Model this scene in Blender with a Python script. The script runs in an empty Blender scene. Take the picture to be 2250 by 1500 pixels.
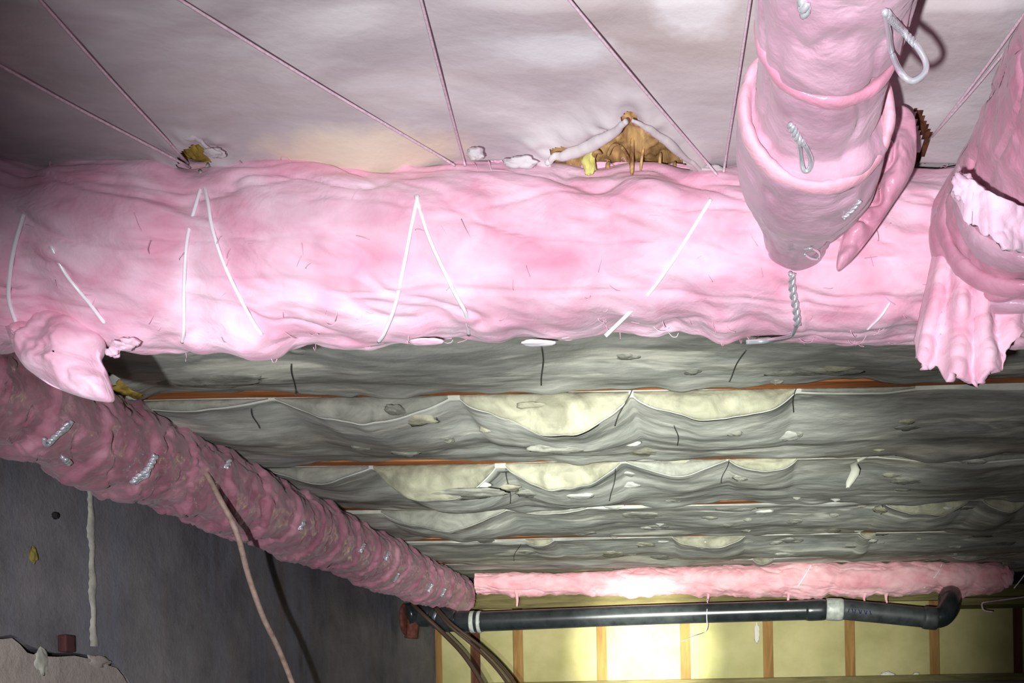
import bpy, math, random
import numpy as np
from mathutils import Vector, Matrix
from mathutils.bvhtree import BVHTree

S = bpy.context.scene
C = S.collection
random.seed(7)
RNG = np.random.default_rng(7)

# ------------------------------------------------------------------ camera
W, H = 2250, 1500
F = 2250.0                      # focal length in pixels of the frame
PX, PY = 1600.0, 1567.0         # vanishing point of the depth direction
ROLL = math.radians(1.1)
cam = bpy.data.cameras.new('camera')
cam.sensor_width = 36.0
cam.sensor_fit = 'HORIZONTAL'
cam.lens = 36.0 * F / W
cam.shift_x = -(PX - W / 2) / W
cam.shift_y = (PY - H / 2) / W
cam.clip_start = 0.02
camo = bpy.data.objects.new('camera', cam)
C.objects.link(camo)
camo.matrix_world = Matrix(((math.cos(ROLL), math.sin(ROLL), 0, 0),
                            (0, 0, -1, 0),
                            (-math.sin(ROLL), math.cos(ROLL), 0, 0),
                            (0, 0, 0, 1)))
S.camera = camo

# ------------------------------------------------------------------ world, lamps, exposure
world = bpy.data.worlds.new('world')
S.world = world
world.use_nodes = True
bg = world.node_tree.nodes['Background']
bg.inputs[0].default_value = (0.9, 0.85, 1.0, 1)
bg.inputs[1].default_value = 0.15

def spot(name, loc, target, watts, size, blend, radius, color):
    l = bpy.data.lights.new(name, 'SPOT')
    l.energy = watts
    l.spot_size = math.radians(size)
    l.spot_blend = blend
    l.shadow_soft_size = radius
    l.color = color
    o = bpy.data.objects.new(name, l)
    C.objects.link(o)
    o.location = loc
    o.rotation_euler = (Vector(target) - Vector(loc)).to_track_quat('-Z', 'Y').to_euler()
    return o

# the photographer's work lamp (near, wide) and hand torch (narrow, thrown at the far wall), plus an added fill
LAMP = (-0.06, -0.03, -0.06)
spot('torch_spill', LAMP, (-0.03, 1.0, 0.41), 106.0, 65, 1.0, 0.010, (1.0, 0.97, 1.0))
spot('left_wall_fill', (-0.20, -0.03, -0.06), (-1.18, 3.4, -0.06), 280.0, 58, 1.0, 0.010, (0.97, 0.96, 1.0))  # added fill lamp, brightens the left wall and the wrap along it
spot('torch_throw', LAMP, (-0.25, 5.0, 0.40), 1150.0, 37, 1.0, 0.012, (0.98, 1.0, 0.95))
spot('torch_beam', LAMP, (-0.42, 5.2, 0.32), 5200.0, 9.5, 1.0, 0.012, (1.0, 1.0, 0.88))

S.cycles.max_bounces = 4
S.cycles.diffuse_bounces = 3
S.cycles.glossy_bounces = 2
S.cycles.caustics_reflective = False
S.cycles.caustics_refractive = False
S.view_settings.view_transform = 'Standard'
S.view_settings.look = 'None'
S.view_settings.exposure = 0.0
S.view_settings.gamma = 1.0
S.view_settings.use_curve_mapping = False

# ------------------------------------------------------------------ helpers
def ray(px, py):
    u, v = px - PX, PY - py
    c, s = math.cos(ROLL), math.sin(ROLL)
    return Vector(((u * c + v * s) / F, 1.0, (-u * s + v * c) / F))

def P(px, py, d):
    return ray(px, py) * d

def PZ(px, py, z):                       # the point of that sight line at height z
    r = ray(px, py)
    return r * (z / r.z)

def _hash(ix, iy, iz, seed):
    h = (ix * 374761393 + iy * 668265263 + iz * 2147483647 + seed * 1274126177) & 0xffffffff
    h = ((h ^ (h >> 13)) * 1274126177) & 0xffffffff
    h = (h ^ (h >> 16)) & 0xffffffff
    h = (h * 2246822519) & 0xffffffff
    h = h ^ (h >> 15)
    return (h & 0xffff) / 32767.5 - 1.0

def vnoise(x, y, z, seed=0):
    x, y, z = np.broadcast_arrays(np.asarray(x, float), np.asarray(y, float), np.asarray(z, float))
    ix, iy, iz = np.floor(x).astype(np.int64), np.floor(y).astype(np.int64), np.floor(z).astype(np.int64)
    fx, fy, fz = x - ix, y - iy, z - iz
    q = lambda t: t * t * t * (t * (t * 6 - 15) + 10)
    fx, fy, fz = q(fx), q(fy), q(fz)
    r = 0
    for dx in (0, 1):
        wx = fx if dx else 1 - fx
        for dy in (0, 1):
            wy = fy if dy else 1 - fy
            for dz in (0, 1):
                wz = fz if dz else 1 - fz
                r = r + wx * wy * wz * _hash(ix + dx, iy + dy, iz + dz, seed)
    return r

def fbm(x, y, z, octaves=3, seed=0):
    r, a, f = 0, 1.0, 1.0
    for o in range(octaves):
        r = r + a * vnoise(np.asarray(x) * f, np.asarray(y) * f, np.asarray(z) * f, seed + o * 17)
        a *= 0.5
        f *= 2.03
    return r

def smooth(a, b, x):
    t = np.clip((x - a) / (b - a), 0, 1)
    return t * t * (3 - 2 * t)

def np_mesh(name, V, Fq, mat, parent=None, smooth_shade=True):
    V = np.asarray(V, dtype=np.float32).reshape(-1, 3)
    Fq = np.asarray(Fq, dtype=np.int32)
    me = bpy.data.meshes.new(name)
    me.vertices.add(len(V))
    me.vertices.foreach_set('co', V.ravel())
    n = Fq.shape[1]
    me.loops.add(Fq.size)
    me.loops.foreach_set('vertex_index', Fq.ravel())
    me.polygons.add(len(Fq))
    me.polygons.foreach_set('loop_start', np.arange(0, Fq.size, n, dtype=np.int32))
    me.polygons.foreach_set('use_smooth', np.full(len(Fq), smooth_shade))
    me.update(calc_edges=True)
    me.validate()
    if mat: me.materials.append(mat)
    return link(name, me, parent)

def link(name, me, parent=None):
    o = bpy.data.objects.new(name, me)
    C.objects.link(o)
    if parent is not None:
        o.parent = parent
        o.matrix_parent_inverse = Matrix.Translation(-Vector(parent.location)) if parent.parent is None else \
            Matrix.Translation(-(Vector(parent.location)))
    return o

def grid_faces(n, m, wrap=False):
    i = np.arange(n - 1)[:, None]
    j = np.arange(m if wrap else m - 1)[None, :]
    j2 = (j + 1) % m
    a = i * m + j; b = i * m + j2; c = (i + 1) * m + j2; d = (i + 1) * m + j
    return np.stack([a, b, c, d], -1).reshape(-1, 4)

def poly_mesh(name, V, faces, mat, parent=None, smooth_shade=False):
    me = bpy.data.meshes.new(name)
    me.from_pydata([tuple(v) for v in V], [], faces)
    if smooth_shade:
        for p in me.polygons: p.use_smooth = True
    if mat: me.materials.append(mat)
    me.update()
    return link(name, me, parent)

def box(name, x0, x1, y0, y1, z0, z1, mat, parent=None, bevel=0.0):
    V = [(x, y, z) for x in (x0, x1) for y in (y0, y1) for z in (z0, z1)]
    Fc = [(0, 1, 3, 2), (4, 6, 7, 5), (0, 4, 5, 1), (2, 3, 7, 6), (0, 2, 6, 4), (1, 5, 7, 3)]
    o = poly_mesh(name, V, Fc, mat, parent)
    if bevel:
        b = o.modifiers.new('bevel', 'BEVEL'); b.width = bevel; b.segments = 2; b.limit_method = 'NONE'
    return o

def catmull(pts, n=8):
    P_ = [np.array(p, float) for p in pts]
    if len(P_) < 3:
        return np.array([P_[0] + (P_[-1] - P_[0]) * t for t in np.linspace(0, 1, n + 1)])
    P_ = [2 * P_[0] - P_[1]] + P_ + [2 * P_[-1] - P_[-2]]
    out = []
    for i in range(1, len(P_) - 2):
        p0, p1, p2, p3 = P_[i - 1:i + 3]
        for t in np.linspace(0, 1, n, endpoint=False):
            out.append(0.5 * (2 * p1 + (p2 - p0) * t + (2 * p0 - 5 * p1 + 4 * p2 - p3) * t * t + (3 * p1 - p0 - 3 * p2 + p3) * t ** 3))
    out.append(P_[-2])
    return np.array(out)

def frames(pts):
    t = np.gradient(pts, axis=0)
    t /= np.linalg.norm(t, axis=1)[:, None] + 1e-12
    up = np.array([0, 0, 1.0]) if abs(t[0][2]) < 0.9 else np.array([1.0, 0, 0])
    e1 = np.cross(t[0], up); e1 /= np.linalg.norm(e1)
    E1, E2 = [], []
    for k in range(len(pts)):
        e1 = e1 - t[k] * np.dot(e1, t[k]); e1 /= np.linalg.norm(e1) + 1e-12
        E1.append(e1); E2.append(np.cross(t[k], e1))
    return t, np.array(E1), np.array(E2)

def tube_data(pts, rad, sides=8):
    pts = np.asarray(pts, float)
    rad = np.broadcast_to(np.asarray(rad, float), (len(pts),))
    t, E1, E2 = frames(pts)
    a = np.linspace(0, 2 * math.pi, sides, endpoint=False)
    V = pts[:, None, :] + rad[:, None, None] * (np.cos(a)[None, :, None] * E1[:, None, :] + np.sin(a)[None, :, None] * E2[:, None, :])
    V = V.reshape(-1, 3)
    Fq = grid_faces(len(pts), sides, True)
    n = len(V)
    V = np.vstack([V, pts[0], pts[-1]])
    j = np.arange(sides); j2 = (j + 1) % sides
    cap0 = np.stack([np.full(sides, n), j2, j, j], -1)
    o = (len(pts) - 1) * sides
    cap1 = np.stack([np.full(sides, n + 1), o + j, o + j2, o + j2], -1)
    return V, Fq, cap0[:, :3], cap1[:, :3]

def tubes(name, paths, rad, mat, parent=None, sides=8):
    """one mesh from one or more swept paths (used for one wire, cable or pipe)"""
    me = bpy.data.meshes.new(name)
    Vs, Fs, off = [], [], 0
    for pts in paths:
        V, Fq, c0, c1 = tube_data(pts, rad, sides)
        Vs.append(V)
        Fs += [tuple(int(q) + off for q in f) for f in Fq] + [tuple(int(q) + off for q in f) for f in c0] + [tuple(int(q) + off for q in f) for f in c1]
        off += len(V)
    me.from_pydata([tuple(v) for v in np.vstack(Vs)], [], Fs)
    for p in me.polygons: p.use_smooth = True
    me.materials.append(mat)
    me.update()
    return link(name, me, parent)

def twisted(pts, r_off, pitch, n=10):
    """two strands twisted about a path"""
    c = catmull(pts, n)
    seg = np.linalg.norm(np.diff(c, axis=0), axis=1)
    s = np.concatenate([[0], np.cumsum(seg)])
    m = max(8, int(s[-1] / pitch * 10))
    q = np.stack([np.interp(np.linspace(0, s[-1], m), s, c[:, k]) for k in range(3)], -1)
    t, E1, E2 = frames(q)
    ph = np.linspace(0, s[-1] / pitch * 2 * math.pi, m)
    out = []
    for k in (0, math.pi):
        out.append(q + r_off * (np.cos(ph + k)[:, None] * E1 + np.sin(ph + k)[:, None] * E2))
    return out

def empty(name, loc):
    o = bpy.data.objects.new(name, None)
    o.empty_display_size = 0.05
    C.objects.link(o)
    o.location = loc
    return o

def tag(o, label, cat, group=None):
    o['label'] = label; o['category'] = cat
    if group: o['group'] = group
    return o

def struct(o, label=None):
    o['kind'] = 'structure'
    if label: o['label'] = label
    return o

# ------------------------------------------------------------------ materials
def lin(r, g, b):
    f = lambda c: (c / 255 / 12.92) if c / 255 <= 0.04045 else ((c / 255 + 0.055) / 1.055) ** 2.4
    return (f(r), f(g), f(b), 1)

class Mat:
    def __init__(self, name, rough=0.9, spec=0.2, coat=0.0, coat_rough=0.2, sheen=0.0, metal=0.0):
        self.m = bpy.data.materials.new(name)
        self.m.use_nodes = True
        self.nt = self.m.node_tree
        self.b = self.nt.nodes['Principled BSDF']
        self.b.inputs['Roughness'].default_value = rough
        self.b.inputs['Specular IOR Level'].default_value = spec
        self.b.inputs['Coat Weight'].default_value = coat
        self.b.inputs['Coat Roughness'].default_value = coat_rough
        self.b.inputs['Sheen Weight'].default_value = sheen
        self.b.inputs['Metallic'].default_value = metal
        self.tc = self.nt.nodes.new('ShaderNodeTexCoord')
    def L(self, a, b): self.nt.links.new(a, b)
    def mapping(self, scale=(1, 1, 1), rot=(0, 0, 0)):
        n = self.nt.nodes.new('ShaderNodeMapping')
        n.inputs['Scale'].default_value = scale
        n.inputs['Rotation'].default_value = rot
        self.L(self.tc.outputs['Object'], n.inputs['Vector'])
        return n.outputs[0]
    def noise(self, scale, detail=4, rough=0.55, stretch=(1, 1, 1), dist=0.0, rot=(0, 0, 0)):
        n = self.nt.nodes.new('ShaderNodeTexNoise')
        n.inputs['Scale'].default_value = scale
        n.inputs['Detail'].default_value = detail
        n.inputs['Roughness'].default_value = rough
        n.inputs['Distortion'].default_value = dist
        self.L(self.mapping(stretch, rot), n.inputs['Vector'])
        return n.outputs['Fac']
    def ramp(self, fac, stops):
        n = self.nt.nodes.new('ShaderNodeValToRGB')
        e = n.color_ramp.elements
        while len(e) < len(stops): e.new(0.5)
        for k, (p, c) in enumerate(stops):
            e[k].position = p; e[k].color = c if len(c) == 4 else (*c, 1)
        self.L(fac, n.inputs[0])
        return n.outputs['Color']
    def mix(self, a, b, fac, mode='MIX'):
        n = self.nt.nodes.new('ShaderNodeMix')
        n.data_type = 'RGBA'; n.blend_type = mode
        for s, v in ((n.inputs[6], a), (n.inputs[7], b)):
            if isinstance(v, tuple): s.default_value = v
            else: self.L(v, s)
        if isinstance(fac, float): n.inputs[0].default_value = fac
        else: self.L(fac, n.inputs[0])
        return n.outputs[2]
    def color(self, c):
        if isinstance(c, tuple): self.b.inputs['Base Color'].default_value = c
        else: self.L(c, self.b.inputs['Base Color'])
        return self
    def fade(self, v, a, b, top=0.7):
        n = self.nt.nodes.new('ShaderNodeMapRange')
        n.inputs['From Min'].default_value = a; n.inputs['From Max'].default_value = b
        n.inputs['To Min'].default_value = top; n.inputs['To Max'].default_value = 0.0
        self.L(v, n.inputs['Value'])
        return n.outputs[0]
    def bump(self, layers):
        prev = None
        for h, strength, dist in layers:
            n = self.nt.nodes.new('ShaderNodeBump')
            n.inputs['Strength'].default_value = strength
            n.inputs['Distance'].default_value = dist
            self.L(h, n.inputs['Height'])
            if prev is not None: self.L(prev, n.inputs['Normal'])
            prev = n.outputs['Normal']
        self.L(prev, self.b.inputs['Normal'])
        if self.b.inputs['Coat Weight'].default_value > 0:
            self.L(prev, self.b.inputs['Coat Normal'])
        return self

BW = lambda v: (v, v, v, 1)
def pink_wool(name, a, b, c, film=0.0, frough=0.25, sss=0.0):
    m = Mat(name, rough=0.95, spec=0.1, coat=film, coat_rough=frough, sheen=0.15)
    m.b.inputs['Subsurface Weight'].default_value = sss
    m.b.inputs['Subsurface Radius'].default_value = (1.0, 0.6, 0.7)
    m.b.inputs['Subsurface Scale'].default_value = 0.012
    n1 = m.noise(8, 4, 0.5, (0.8, 1.2, 1.3), 0.9)
    n2 = m.noise(21, 4, 0.5, (0.7, 1, 1), 0.6)
    col = m.ramp(n1, [(0.30, a), (0.5, b), (0.68, c)])
    k = lambda q, f: tuple(min(1, v * f) for v in q[:3]) + (1,)
    col = m.mix(col, m.ramp(n2, [(0.32, k(a, 0.92)), (0.68, k(c, 1.04))]), 0.42)
    m.color(col)
    m.bump([(m.noise(22, 3, 0.5, (0.7, 1, 1), 0.8), 0.30, 0.016), (m.noise(140, 2, 0.6), 0.24, 0.003)])
    return m.m

M = {}
M['pink'] = pink_wool('pink_fibreglass', lin(224, 146, 174), lin(236, 186, 208), lin(243, 216, 231))
M['pink_far'] = pink_wool('pink_fibreglass_pale', lin(226, 152, 160), lin(236, 176, 182), lin(244, 202, 204))
M['film'] = pink_wool('pink_wool_under_film', lin(176, 112, 136), lin(198, 138, 160), lin(212, 164, 184), 0.35, 0.28)
M['lining'] = pink_wool('lilac_white_lining', lin(204, 164, 188), lin(220, 188, 208), lin(234, 214, 228))
M['rim'] = pink_wool('pale_pink_rim', lin(220, 150, 172), lin(228, 172, 190), lin(232, 190, 204))
M['film_grey'] = pink_wool('mauve_film', lin(172, 130, 150), lin(194, 154, 174), lin(212, 178, 196), 0.4, 0.25)
M['film_dark'] = pink_wool('rose_wool_under_film', lin(138, 84, 100), lin(160, 104, 120), lin(194, 144, 158), 0.75, 0.15)

def batt_mat(name, d0, d1, pale, patch_lo, patch_hi, brown, near=False):
    m = Mat(name, rough=0.97, spec=0.08)
    s1 = m.noise(3.4, 5, 0.55, (0.6, 1.6, 1.0), 0.8)
    s2 = m.noise(13, 5, 0.6, (0.5, 1.5, 1.0), 0.6, (0, 0, 0.25))
    base = m.ramp(s1, [(0.40, d0), (0.62, d1)])
    base = m.mix(base, m.ramp(s2, [(0.40, d0), (0.64, d1)]), 0.5)
    pf = m.noise(5.5 if not near else 4.0, 5, 0.55, (0.6, 2.1, 1.0) if not near else (1, 1.3, 1), 0.6, (0, 0, -0.15))
    base = m.mix(base, pale, m.ramp(pf, [(patch_lo, BW(0)), (patch_hi, BW(1))]))
    bf = m.noise(2.1, 4, 0.6, (0.8, 1.5, 1.0), 0.4)
    base = m.mix(base, brown, m.ramp(bf, [(0.52, BW(0)), (0.78, BW(0.6))]))
    if near:                                   # a yellowed area where older wool shows
        for (cx, cy, rx, ry, colr) in NEAR_STAINS:
            mp = m.nt.nodes.new('ShaderNodeMapping')
            mp.vector_type = 'POINT'
            mp.inputs['Location'].default_value = (-cx / rx, -cy / ry, 0)
            mp.inputs['Scale'].default_value = (1 / rx, 1 / ry, 0)
            m.L(m.tc.outputs['Object'], mp.inputs['Vector'])
            le = m.nt.nodes.new('ShaderNodeVectorMath'); le.operation = 'LENGTH'
            m.L(mp.outputs[0], le.inputs[0])
            ad = m.nt.nodes.new('ShaderNodeMath'); ad.operation = 'ADD'
            m.L(le.outputs['Value'], ad.inputs[0])
            m.L(m.noise(18, 4, 0.6), ad.inputs[1])
            base = m.mix(base, colr, m.fade(ad.outputs[0], 1.0, 1.5))
    m.color(base)
    if near: m.bump([(m.noise(9, 3, 0.5, (0.7, 1.2, 1)), 0.25, 0.02), (m.noise(120, 2, 0.6), 0.15, 0.003)])
    else: m.bump([(m.noise(16, 3, 0.55, (0.6, 1.3, 1), 0.5), 0.16, 0.02), (m.noise(70, 2, 0.6), 0.18, 0.004)])
    return m.m
NEAR_STAINS = [(PZ(800, 345, .685).x, PZ(800, 345, .685).y, .15, .06, lin(240, 228, 200)),
               (PZ(1520, 60, .675).x, PZ(1520, 60, .675).y, .05, .05, lin(234, 234, 236)), (PZ(1230, 160, .675).x, PZ(1230, 160, .675).y, .09, .04, lin(228, 230, 234))]
M['batt'] = batt_mat('dusty_grey_fibreglass', lin(138, 142, 134), lin(198, 201, 190), lin(228, 230, 212), 0.57, 0.68, lin(160, 152, 136))
M['batt_near'] = batt_mat('dusty_pale_fibreglass', lin(192, 186, 189), lin(213, 208, 211), lin(230, 229, 230), 0.52, 0.72, lin(180, 164, 158), True)
def cream(name, a, b):
    m = Mat(name, rough=0.97, spec=0.08)
    m.color(m.ramp(m.noise(16, 5, 0.6, (1, 1, 1), 0.8), [(0.32, a), (0.66, b)]))
    m.bump([(m.noise(18, 4, 0.5), 0.4, 0.02), (m.noise(110, 4, 0.6), 0.2, 0.004)])
    return m.m
M['cream'] = cream('clean_cream_fibreglass', lin(122, 122, 104), lin(164, 164, 142))
M['cream_grey'] = cream('greyish_cream_fibreglass', lin(116, 118, 108), lin(150, 152, 140))

def wood(name, a, b, stretch=(0.12, 1, 1), sc=40):
    m = Mat(name, rough=0.8, spec=0.25)
    n = m.noise(sc, 6, 0.6, stretch, 0.8)
    m.color(m.ramp(n, [(0.3, a), (0.7, b)]))
    m.bump([(n, 0.4, 0.004)])
    return m.m
M['joist'] = wood('orange_brown_joist_wood', lin(120, 66, 34), lin(182, 116, 66))
M['gold_wood'] = wood('rough_golden_wood', lin(98, 60, 32), lin(222, 188, 126), (1, 0.25, 1), 60)
M['subfloor'] = wood('brown_subfloor', lin(60, 44, 30), lin(96, 72, 48))
M['stud'] = wood('brown_stud_wood', lin(120, 88, 46), lin(158, 122, 70), (1, 1, 0.12), 30)
M['stud_red'] = wood('reddish_stud_wood', lin(74, 42, 30), lin(104, 62, 44), (1, 1, 0.12), 30)
M['plate'] = wood('olive_plate_wood', lin(84, 78, 48), lin(128, 118, 76))
m = Mat('pale_yellow_board', rough=0.7, spec=0.2)
m.color(m.mix(m.ramp(m.noise(5, 5, 0.6), [(0.3, lin(156, 150, 98)), (0.7, lin(184, 176, 126))]), lin(138, 146, 94),
              m.ramp(m.noise(2.2, 3), [(0.5, BW(0)), (0.8, BW(0.6))])))
m.bump([(m.noise(60, 4), 0.15, 0.004)])
M['board'] = m.m
m = Mat('stained_grey_concrete', rough=0.9, spec=0.2)
c1 = m.ramp(m.noise(3, 7, 0.65), [(0.3, lin(86, 85, 90)), (0.7, lin(134, 131, 133))])
c1 = m.mix(c1, lin(112, 118, 132), m.ramp(m.noise(5, 4, 0.6, (1, 2.2, 0.16)), [(0.52, BW(0)), (0.72, BW(0.7))]))
c1 = m.mix(c1, lin(112, 90, 70), m.ramp(m.noise(4, 4, 0.6, (1, 2.0, 0.22), 0, (0.1, 0, 0)), [(0.6, BW(0)), (0.8, BW(0.6))]))
c1 = m.mix(c1, lin(60, 58, 62), m.ramp(m.noise(24, 5, 0.7), [(0.62, BW(0)), (0.8, BW(0.6))]))
m.color(c1)
m.bump([(m.noise(12, 7, 0.7), 0.3, 0.02), (m.noise(120, 4), 0.2, 0.003)])
M['concrete'] = m.m
m = Mat('pale_concrete', rough=0.9, spec=0.2)
m.color(m.ramp(m.noise(7, 7, 0.65), [(0.3, lin(138, 130, 124)), (0.7, lin(172, 162, 154))]))
m.bump([(m.noise(14, 7, 0.7), 0.4, 0.02)])
M['concrete_pale'] = m.m
m = Mat('dark_backing', rough=0.95, spec=0.1); m.color(lin(44, 40, 40)); M['backing'] = m.m
m = Mat('white_mineral_streak', rough=0.9); m.color(m.ramp(m.noise(40, 4, 0.6), [(0.3, lin(142, 142, 132)), (0.7, lin(186, 186, 172))])); M['streak'] = m.m
m = Mat('dark_red_wood', rough=0.8); m.color(m.ramp(m.noise(60, 4, 0.6, (1, 1, 0.2)), [(0.3, lin(62, 36, 38)), (0.7, lin(84, 50, 50))])); M['peg'] = m.m
m = Mat('ochre_spot', rough=0.9); m.color(lin(128, 116, 58)); M['ochre'] = m.m
m = Mat('black_plastic_pipe', rough=0.24, spec=0.7)
m.color(m.ramp(m.noise(18, 5, 0.6), [(0.3, lin(30, 34, 36)), (0.75, lin(52, 58, 58))]))
m.bump([(m.noise(50, 3), 0.05, 0.002)])
M['pipe'] = m.m
m = Mat('dusty_black_plastic_pipe', rough=0.5, spec=0.4)
m.color(m.ramp(m.noise(18, 5, 0.6), [(0.3, lin(40, 44, 46)), (0.75, lin(74, 80, 78))]))
M['pipe_dusty'] = m.m
m = Mat('pale_grey_band', rough=0.45, spec=0.5)
m.color(m.ramp(m.noise(40, 4, 0.6), [(0.3, lin(150, 156, 146)), (0.7, lin(200, 206, 196))]))
M['band'] = m.m
m = Mat('grey_clamp_steel', rough=0.35, metal=0.8); m.color(lin(120, 124, 128)); M['clamp'] = m.m
m = Mat('rust_red_flange', rough=0.8); m.color(m.ramp(m.noise(50, 4), [(0.3, lin(72, 40, 34)), (0.7, lin(110, 66, 54))])); M['rust'] = m.m
m = Mat('blue_ink', rough=0.6); m.color(lin(44, 48, 92)); M['ink'] = m.m
m = Mat('steel_wire', rough=0.22, metal=0.6, spec=0.8); m.color(lin(222, 228, 234)); M['wire'] = m.m
m = Mat('pale_lilac_twine', rough=0.6, spec=0.4); m.color(m.ramp(m.noise(300, 2), [(0.3, lin(196, 170, 184)), (0.7, lin(224, 204, 214))])); M['twine'] = m.m
m = Mat('shiny_white_twine', rough=0.25, spec=0.7); m.color(lin(246, 244, 250)); M['twine_white'] = m.m
m = Mat('dark_support_wire', rough=0.6, spec=0.3); m.color(lin(70, 70, 66)); M['support'] = m.m
m = Mat('tan_cable', rough=0.55, spec=0.3); m.color(m.ramp(m.noise(60, 3), [(0.3, lin(128, 108, 98)), (0.7, lin(168, 146, 132))])); M['cable'] = m.m
m = Mat('dark_brown_cable', rough=0.55, spec=0.3); m.color(lin(66, 52, 42)); M['cable_dark'] = m.m
m = Mat('soil', rough=0.95); m.color(m.ramp(m.noise(9, 7, 0.7), [(0.3, lin(74, 62, 50)), (0.7, lin(112, 98, 80))])); m.bump([(m.noise(20, 7, 0.7), 0.6, 0.03)]); M['soil'] = m.m
m = Mat('white_crumb', rough=0.9); m.color(lin(206, 202, 190)); M['crumb'] = m.m
m = Mat('yellow_green_fluff', rough=0.95); m.color(m.ramp(m.noise(60, 4), [(0.3, lin(206, 200, 110)), (0.7, lin(232, 230, 160))])); M['yellow'] = m.m
m = Mat('olive_gold_fluff', rough=0.95); m.color(m.ramp(m.noise(80, 4), [(0.3, lin(110, 90, 36)), (0.7, lin(176, 150, 70))])); M['olive'] = m.m
m = Mat('grey_strip', rough=0.9); m.color(lin(176, 178, 162)); M['strip'] = m.m

# ------------------------------------------------------------------ setting
HC = 0.708                    # underside of the joists above the camera
FLOOR = -0.70
XL, XR = -1.50, 2.30
YF = 5.25                     # face of the far wall's boards
JOISTS = [0.389, 0.950, 1.607, 2.216, 2.824, 3.433, 4.04, 4.65]
BAY = 0.609

V = []
nx, ny = 60, 90
gx = np.linspace(XL - 0.15, XR, nx); gy = np.linspace(-0.8, YF + 0.1, ny)
GX, GY = np.meshgrid(gx, gy, indexing='ij')
GZ = FLOOR + 0.03 * fbm(GX * 2, GY * 2, 0 * GX, 4, 3)
struct(np_mesh('floor', np.stack([GX, GY, GZ], -1), grid_faces(nx, ny), M['soil']), 'bare uneven soil floor of the crawl space')
struct(box('ceiling', XL - 0.2, XR + 0.1, -0.8, YF + 0.2, HC + 0.24, HC + 0.27, M['subfloor']), 'brown wooden subfloor above the joists')
struct(box('wall_right', XR, XR + 0.12, -0.8, YF + 0.1, FLOOR, HC + 0.24, M['concrete']), 'grey concrete wall on the right')

# joists: visible as orange brown lines between the batts
JO = []
names = ['in front of the first row of loose twine', 'nearest the camera above the hanging twines', 'hidden above the large pink pipe wrap',
         'showing as the broad orange-brown line below the pink wrap', 'showing as the second thin brown line',
         'showing as the third thin brown line', 'fourth behind the pink wrap', 'last before the far wall']
for k, yj in enumerate(JOISTS):
    V = []
    xs = np.linspace(XL, XR, 40)
    for x in xs:
        w = 0.022
        jz = 0.002 * math.sin(x * 7 + k)
        V += [(x, yj - w, HC + jz), (x, yj + w, HC + jz), (x, yj + w, HC + 0.24), (x, yj - w, HC + 0.24)]
    o = np_mesh('floor_joist', V, np.vstack([grid_faces(40, 4, True), [[0, 1, 2, 3], [159, 158, 157, 156]]]), M['joist'], None, False)
    tag(o, 'orange-brown wooden floor joist, ' + names[k], 'joist', 'floor joists between the batts')
    JO.append(o)

# far wall: recessed studs, boards proud of them, plates above and below
far = struct(box('wall_far', XL - 0.1, XR + 0.1, YF + 0.045, YF + 0.15, FLOOR, HC + 0.24, M['backing']), 'far cripple wall of pale boards between brown studs')
stud_px = [1044, 1138, 1322, 1506, 1688, 1868, 2054, 2238]
ZT, ZB = 0.560, 0.178
stx = [P(px, 1430, YF).x for px in stud_px]
stx = [XL + 0.012] + stx + [stx[-1] + 0.43, stx[-1] + 0.83]
hw = 0.027
for k, x in enumerate(stx):
    box('stud', x - hw, x + hw, YF + 0.020, YF + 0.05, ZB, ZT, M['stud_red'] if k in (1, 8) else M['stud'], far, 0.002)
for k in range(len(stx) - 1):
    a, b = stx[k] + hw - 0.002, stx[k + 1] - hw + 0.002
    o = box('wall_board', a, b, YF, YF + 0.05, ZB + 0.001, ZT - 0.001, M['board'], far, 0.003)
    o.rotation_euler = (0, 0, 0)
box('top_plate', XL, XR, YF - 0.010, YF + 0.06, ZT, ZT + 0.075, M['plate'], far, 0.003)
box('sill_plate', XL, XR, YF - 0.06, YF + 0.06, ZB - 0.04, ZB, M['plate'], far, 0.004)
box('foundation', XL, XR, YF - 0.03, YF + 0.06, FLOOR, ZB - 0.04, M['concrete'], far)

# left wall: dark backing, a stained coat above the crack, a paler coat below it
wl = struct(box('wall_left', XL - 0.16, XL - 0.05, -0.8, YF + 0.1, FLOOR, HC + 0.24, M['backing']), 'stained grey concrete wall on the left with a jagged crack')
def wallpt(px, py):
    r = ray(px, py)
    return r * (XL / r.x)
crack = [(-420, 1398), (-200, 1412), (-60, 1398), (0, 1402), (22, 1399), (40, 1410), (58, 1428), (84, 1436), (120, 1440), (160, 1438), (192, 1444), (222, 1456), (252, 1464), (268, 1482), (279, 1500), (300, 1560), (330, 1700), (352, 1900)]
cp = [wallpt(*c) for c in crack]
cp[-1] = Vector((XL, cp[-1].y, FLOOR))
y_near = -0.8
def coat(name, outline, mat, thick, proud=0.0):
    n = len(outline)
    V = [(XL + proud, p[0], p[1]) for p in outline] + [(XL - thick, p[0], p[1]) for p in outline]
    Fc = [tuple(range(n)), tuple(range(2 * n - 1, n - 1, -1))] + [(i, (i + 1) % n, n + (i + 1) % n, n + i) for i in range(n)]
    return poly_mesh(name, V, Fc, mat, wl)
g_ = [0.004, 0.004, 0.004, 0.004, .005, .009, .012, .010, .006, .005, .006, .005, .006, .009, .011, .01, .01, .01]
up = [(y_near, cp[0].z + .004)] + [(c.y + g * 0.3, c.z + g) for c, g in zip(cp, g_)] + [(YF + 0.06, FLOOR), (YF + 0.06, HC + 0.23), (y_near, HC + 0.23)]
lo = [(y_near, cp[0].z - .004)] + [(c.y - g * 0.5, c.z - g * 0.5) for c, g in zip(cp, g_)] + [(y_near, FLOOR)]
coat('upper_coat', up, M['concrete'], 0.05)
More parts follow.
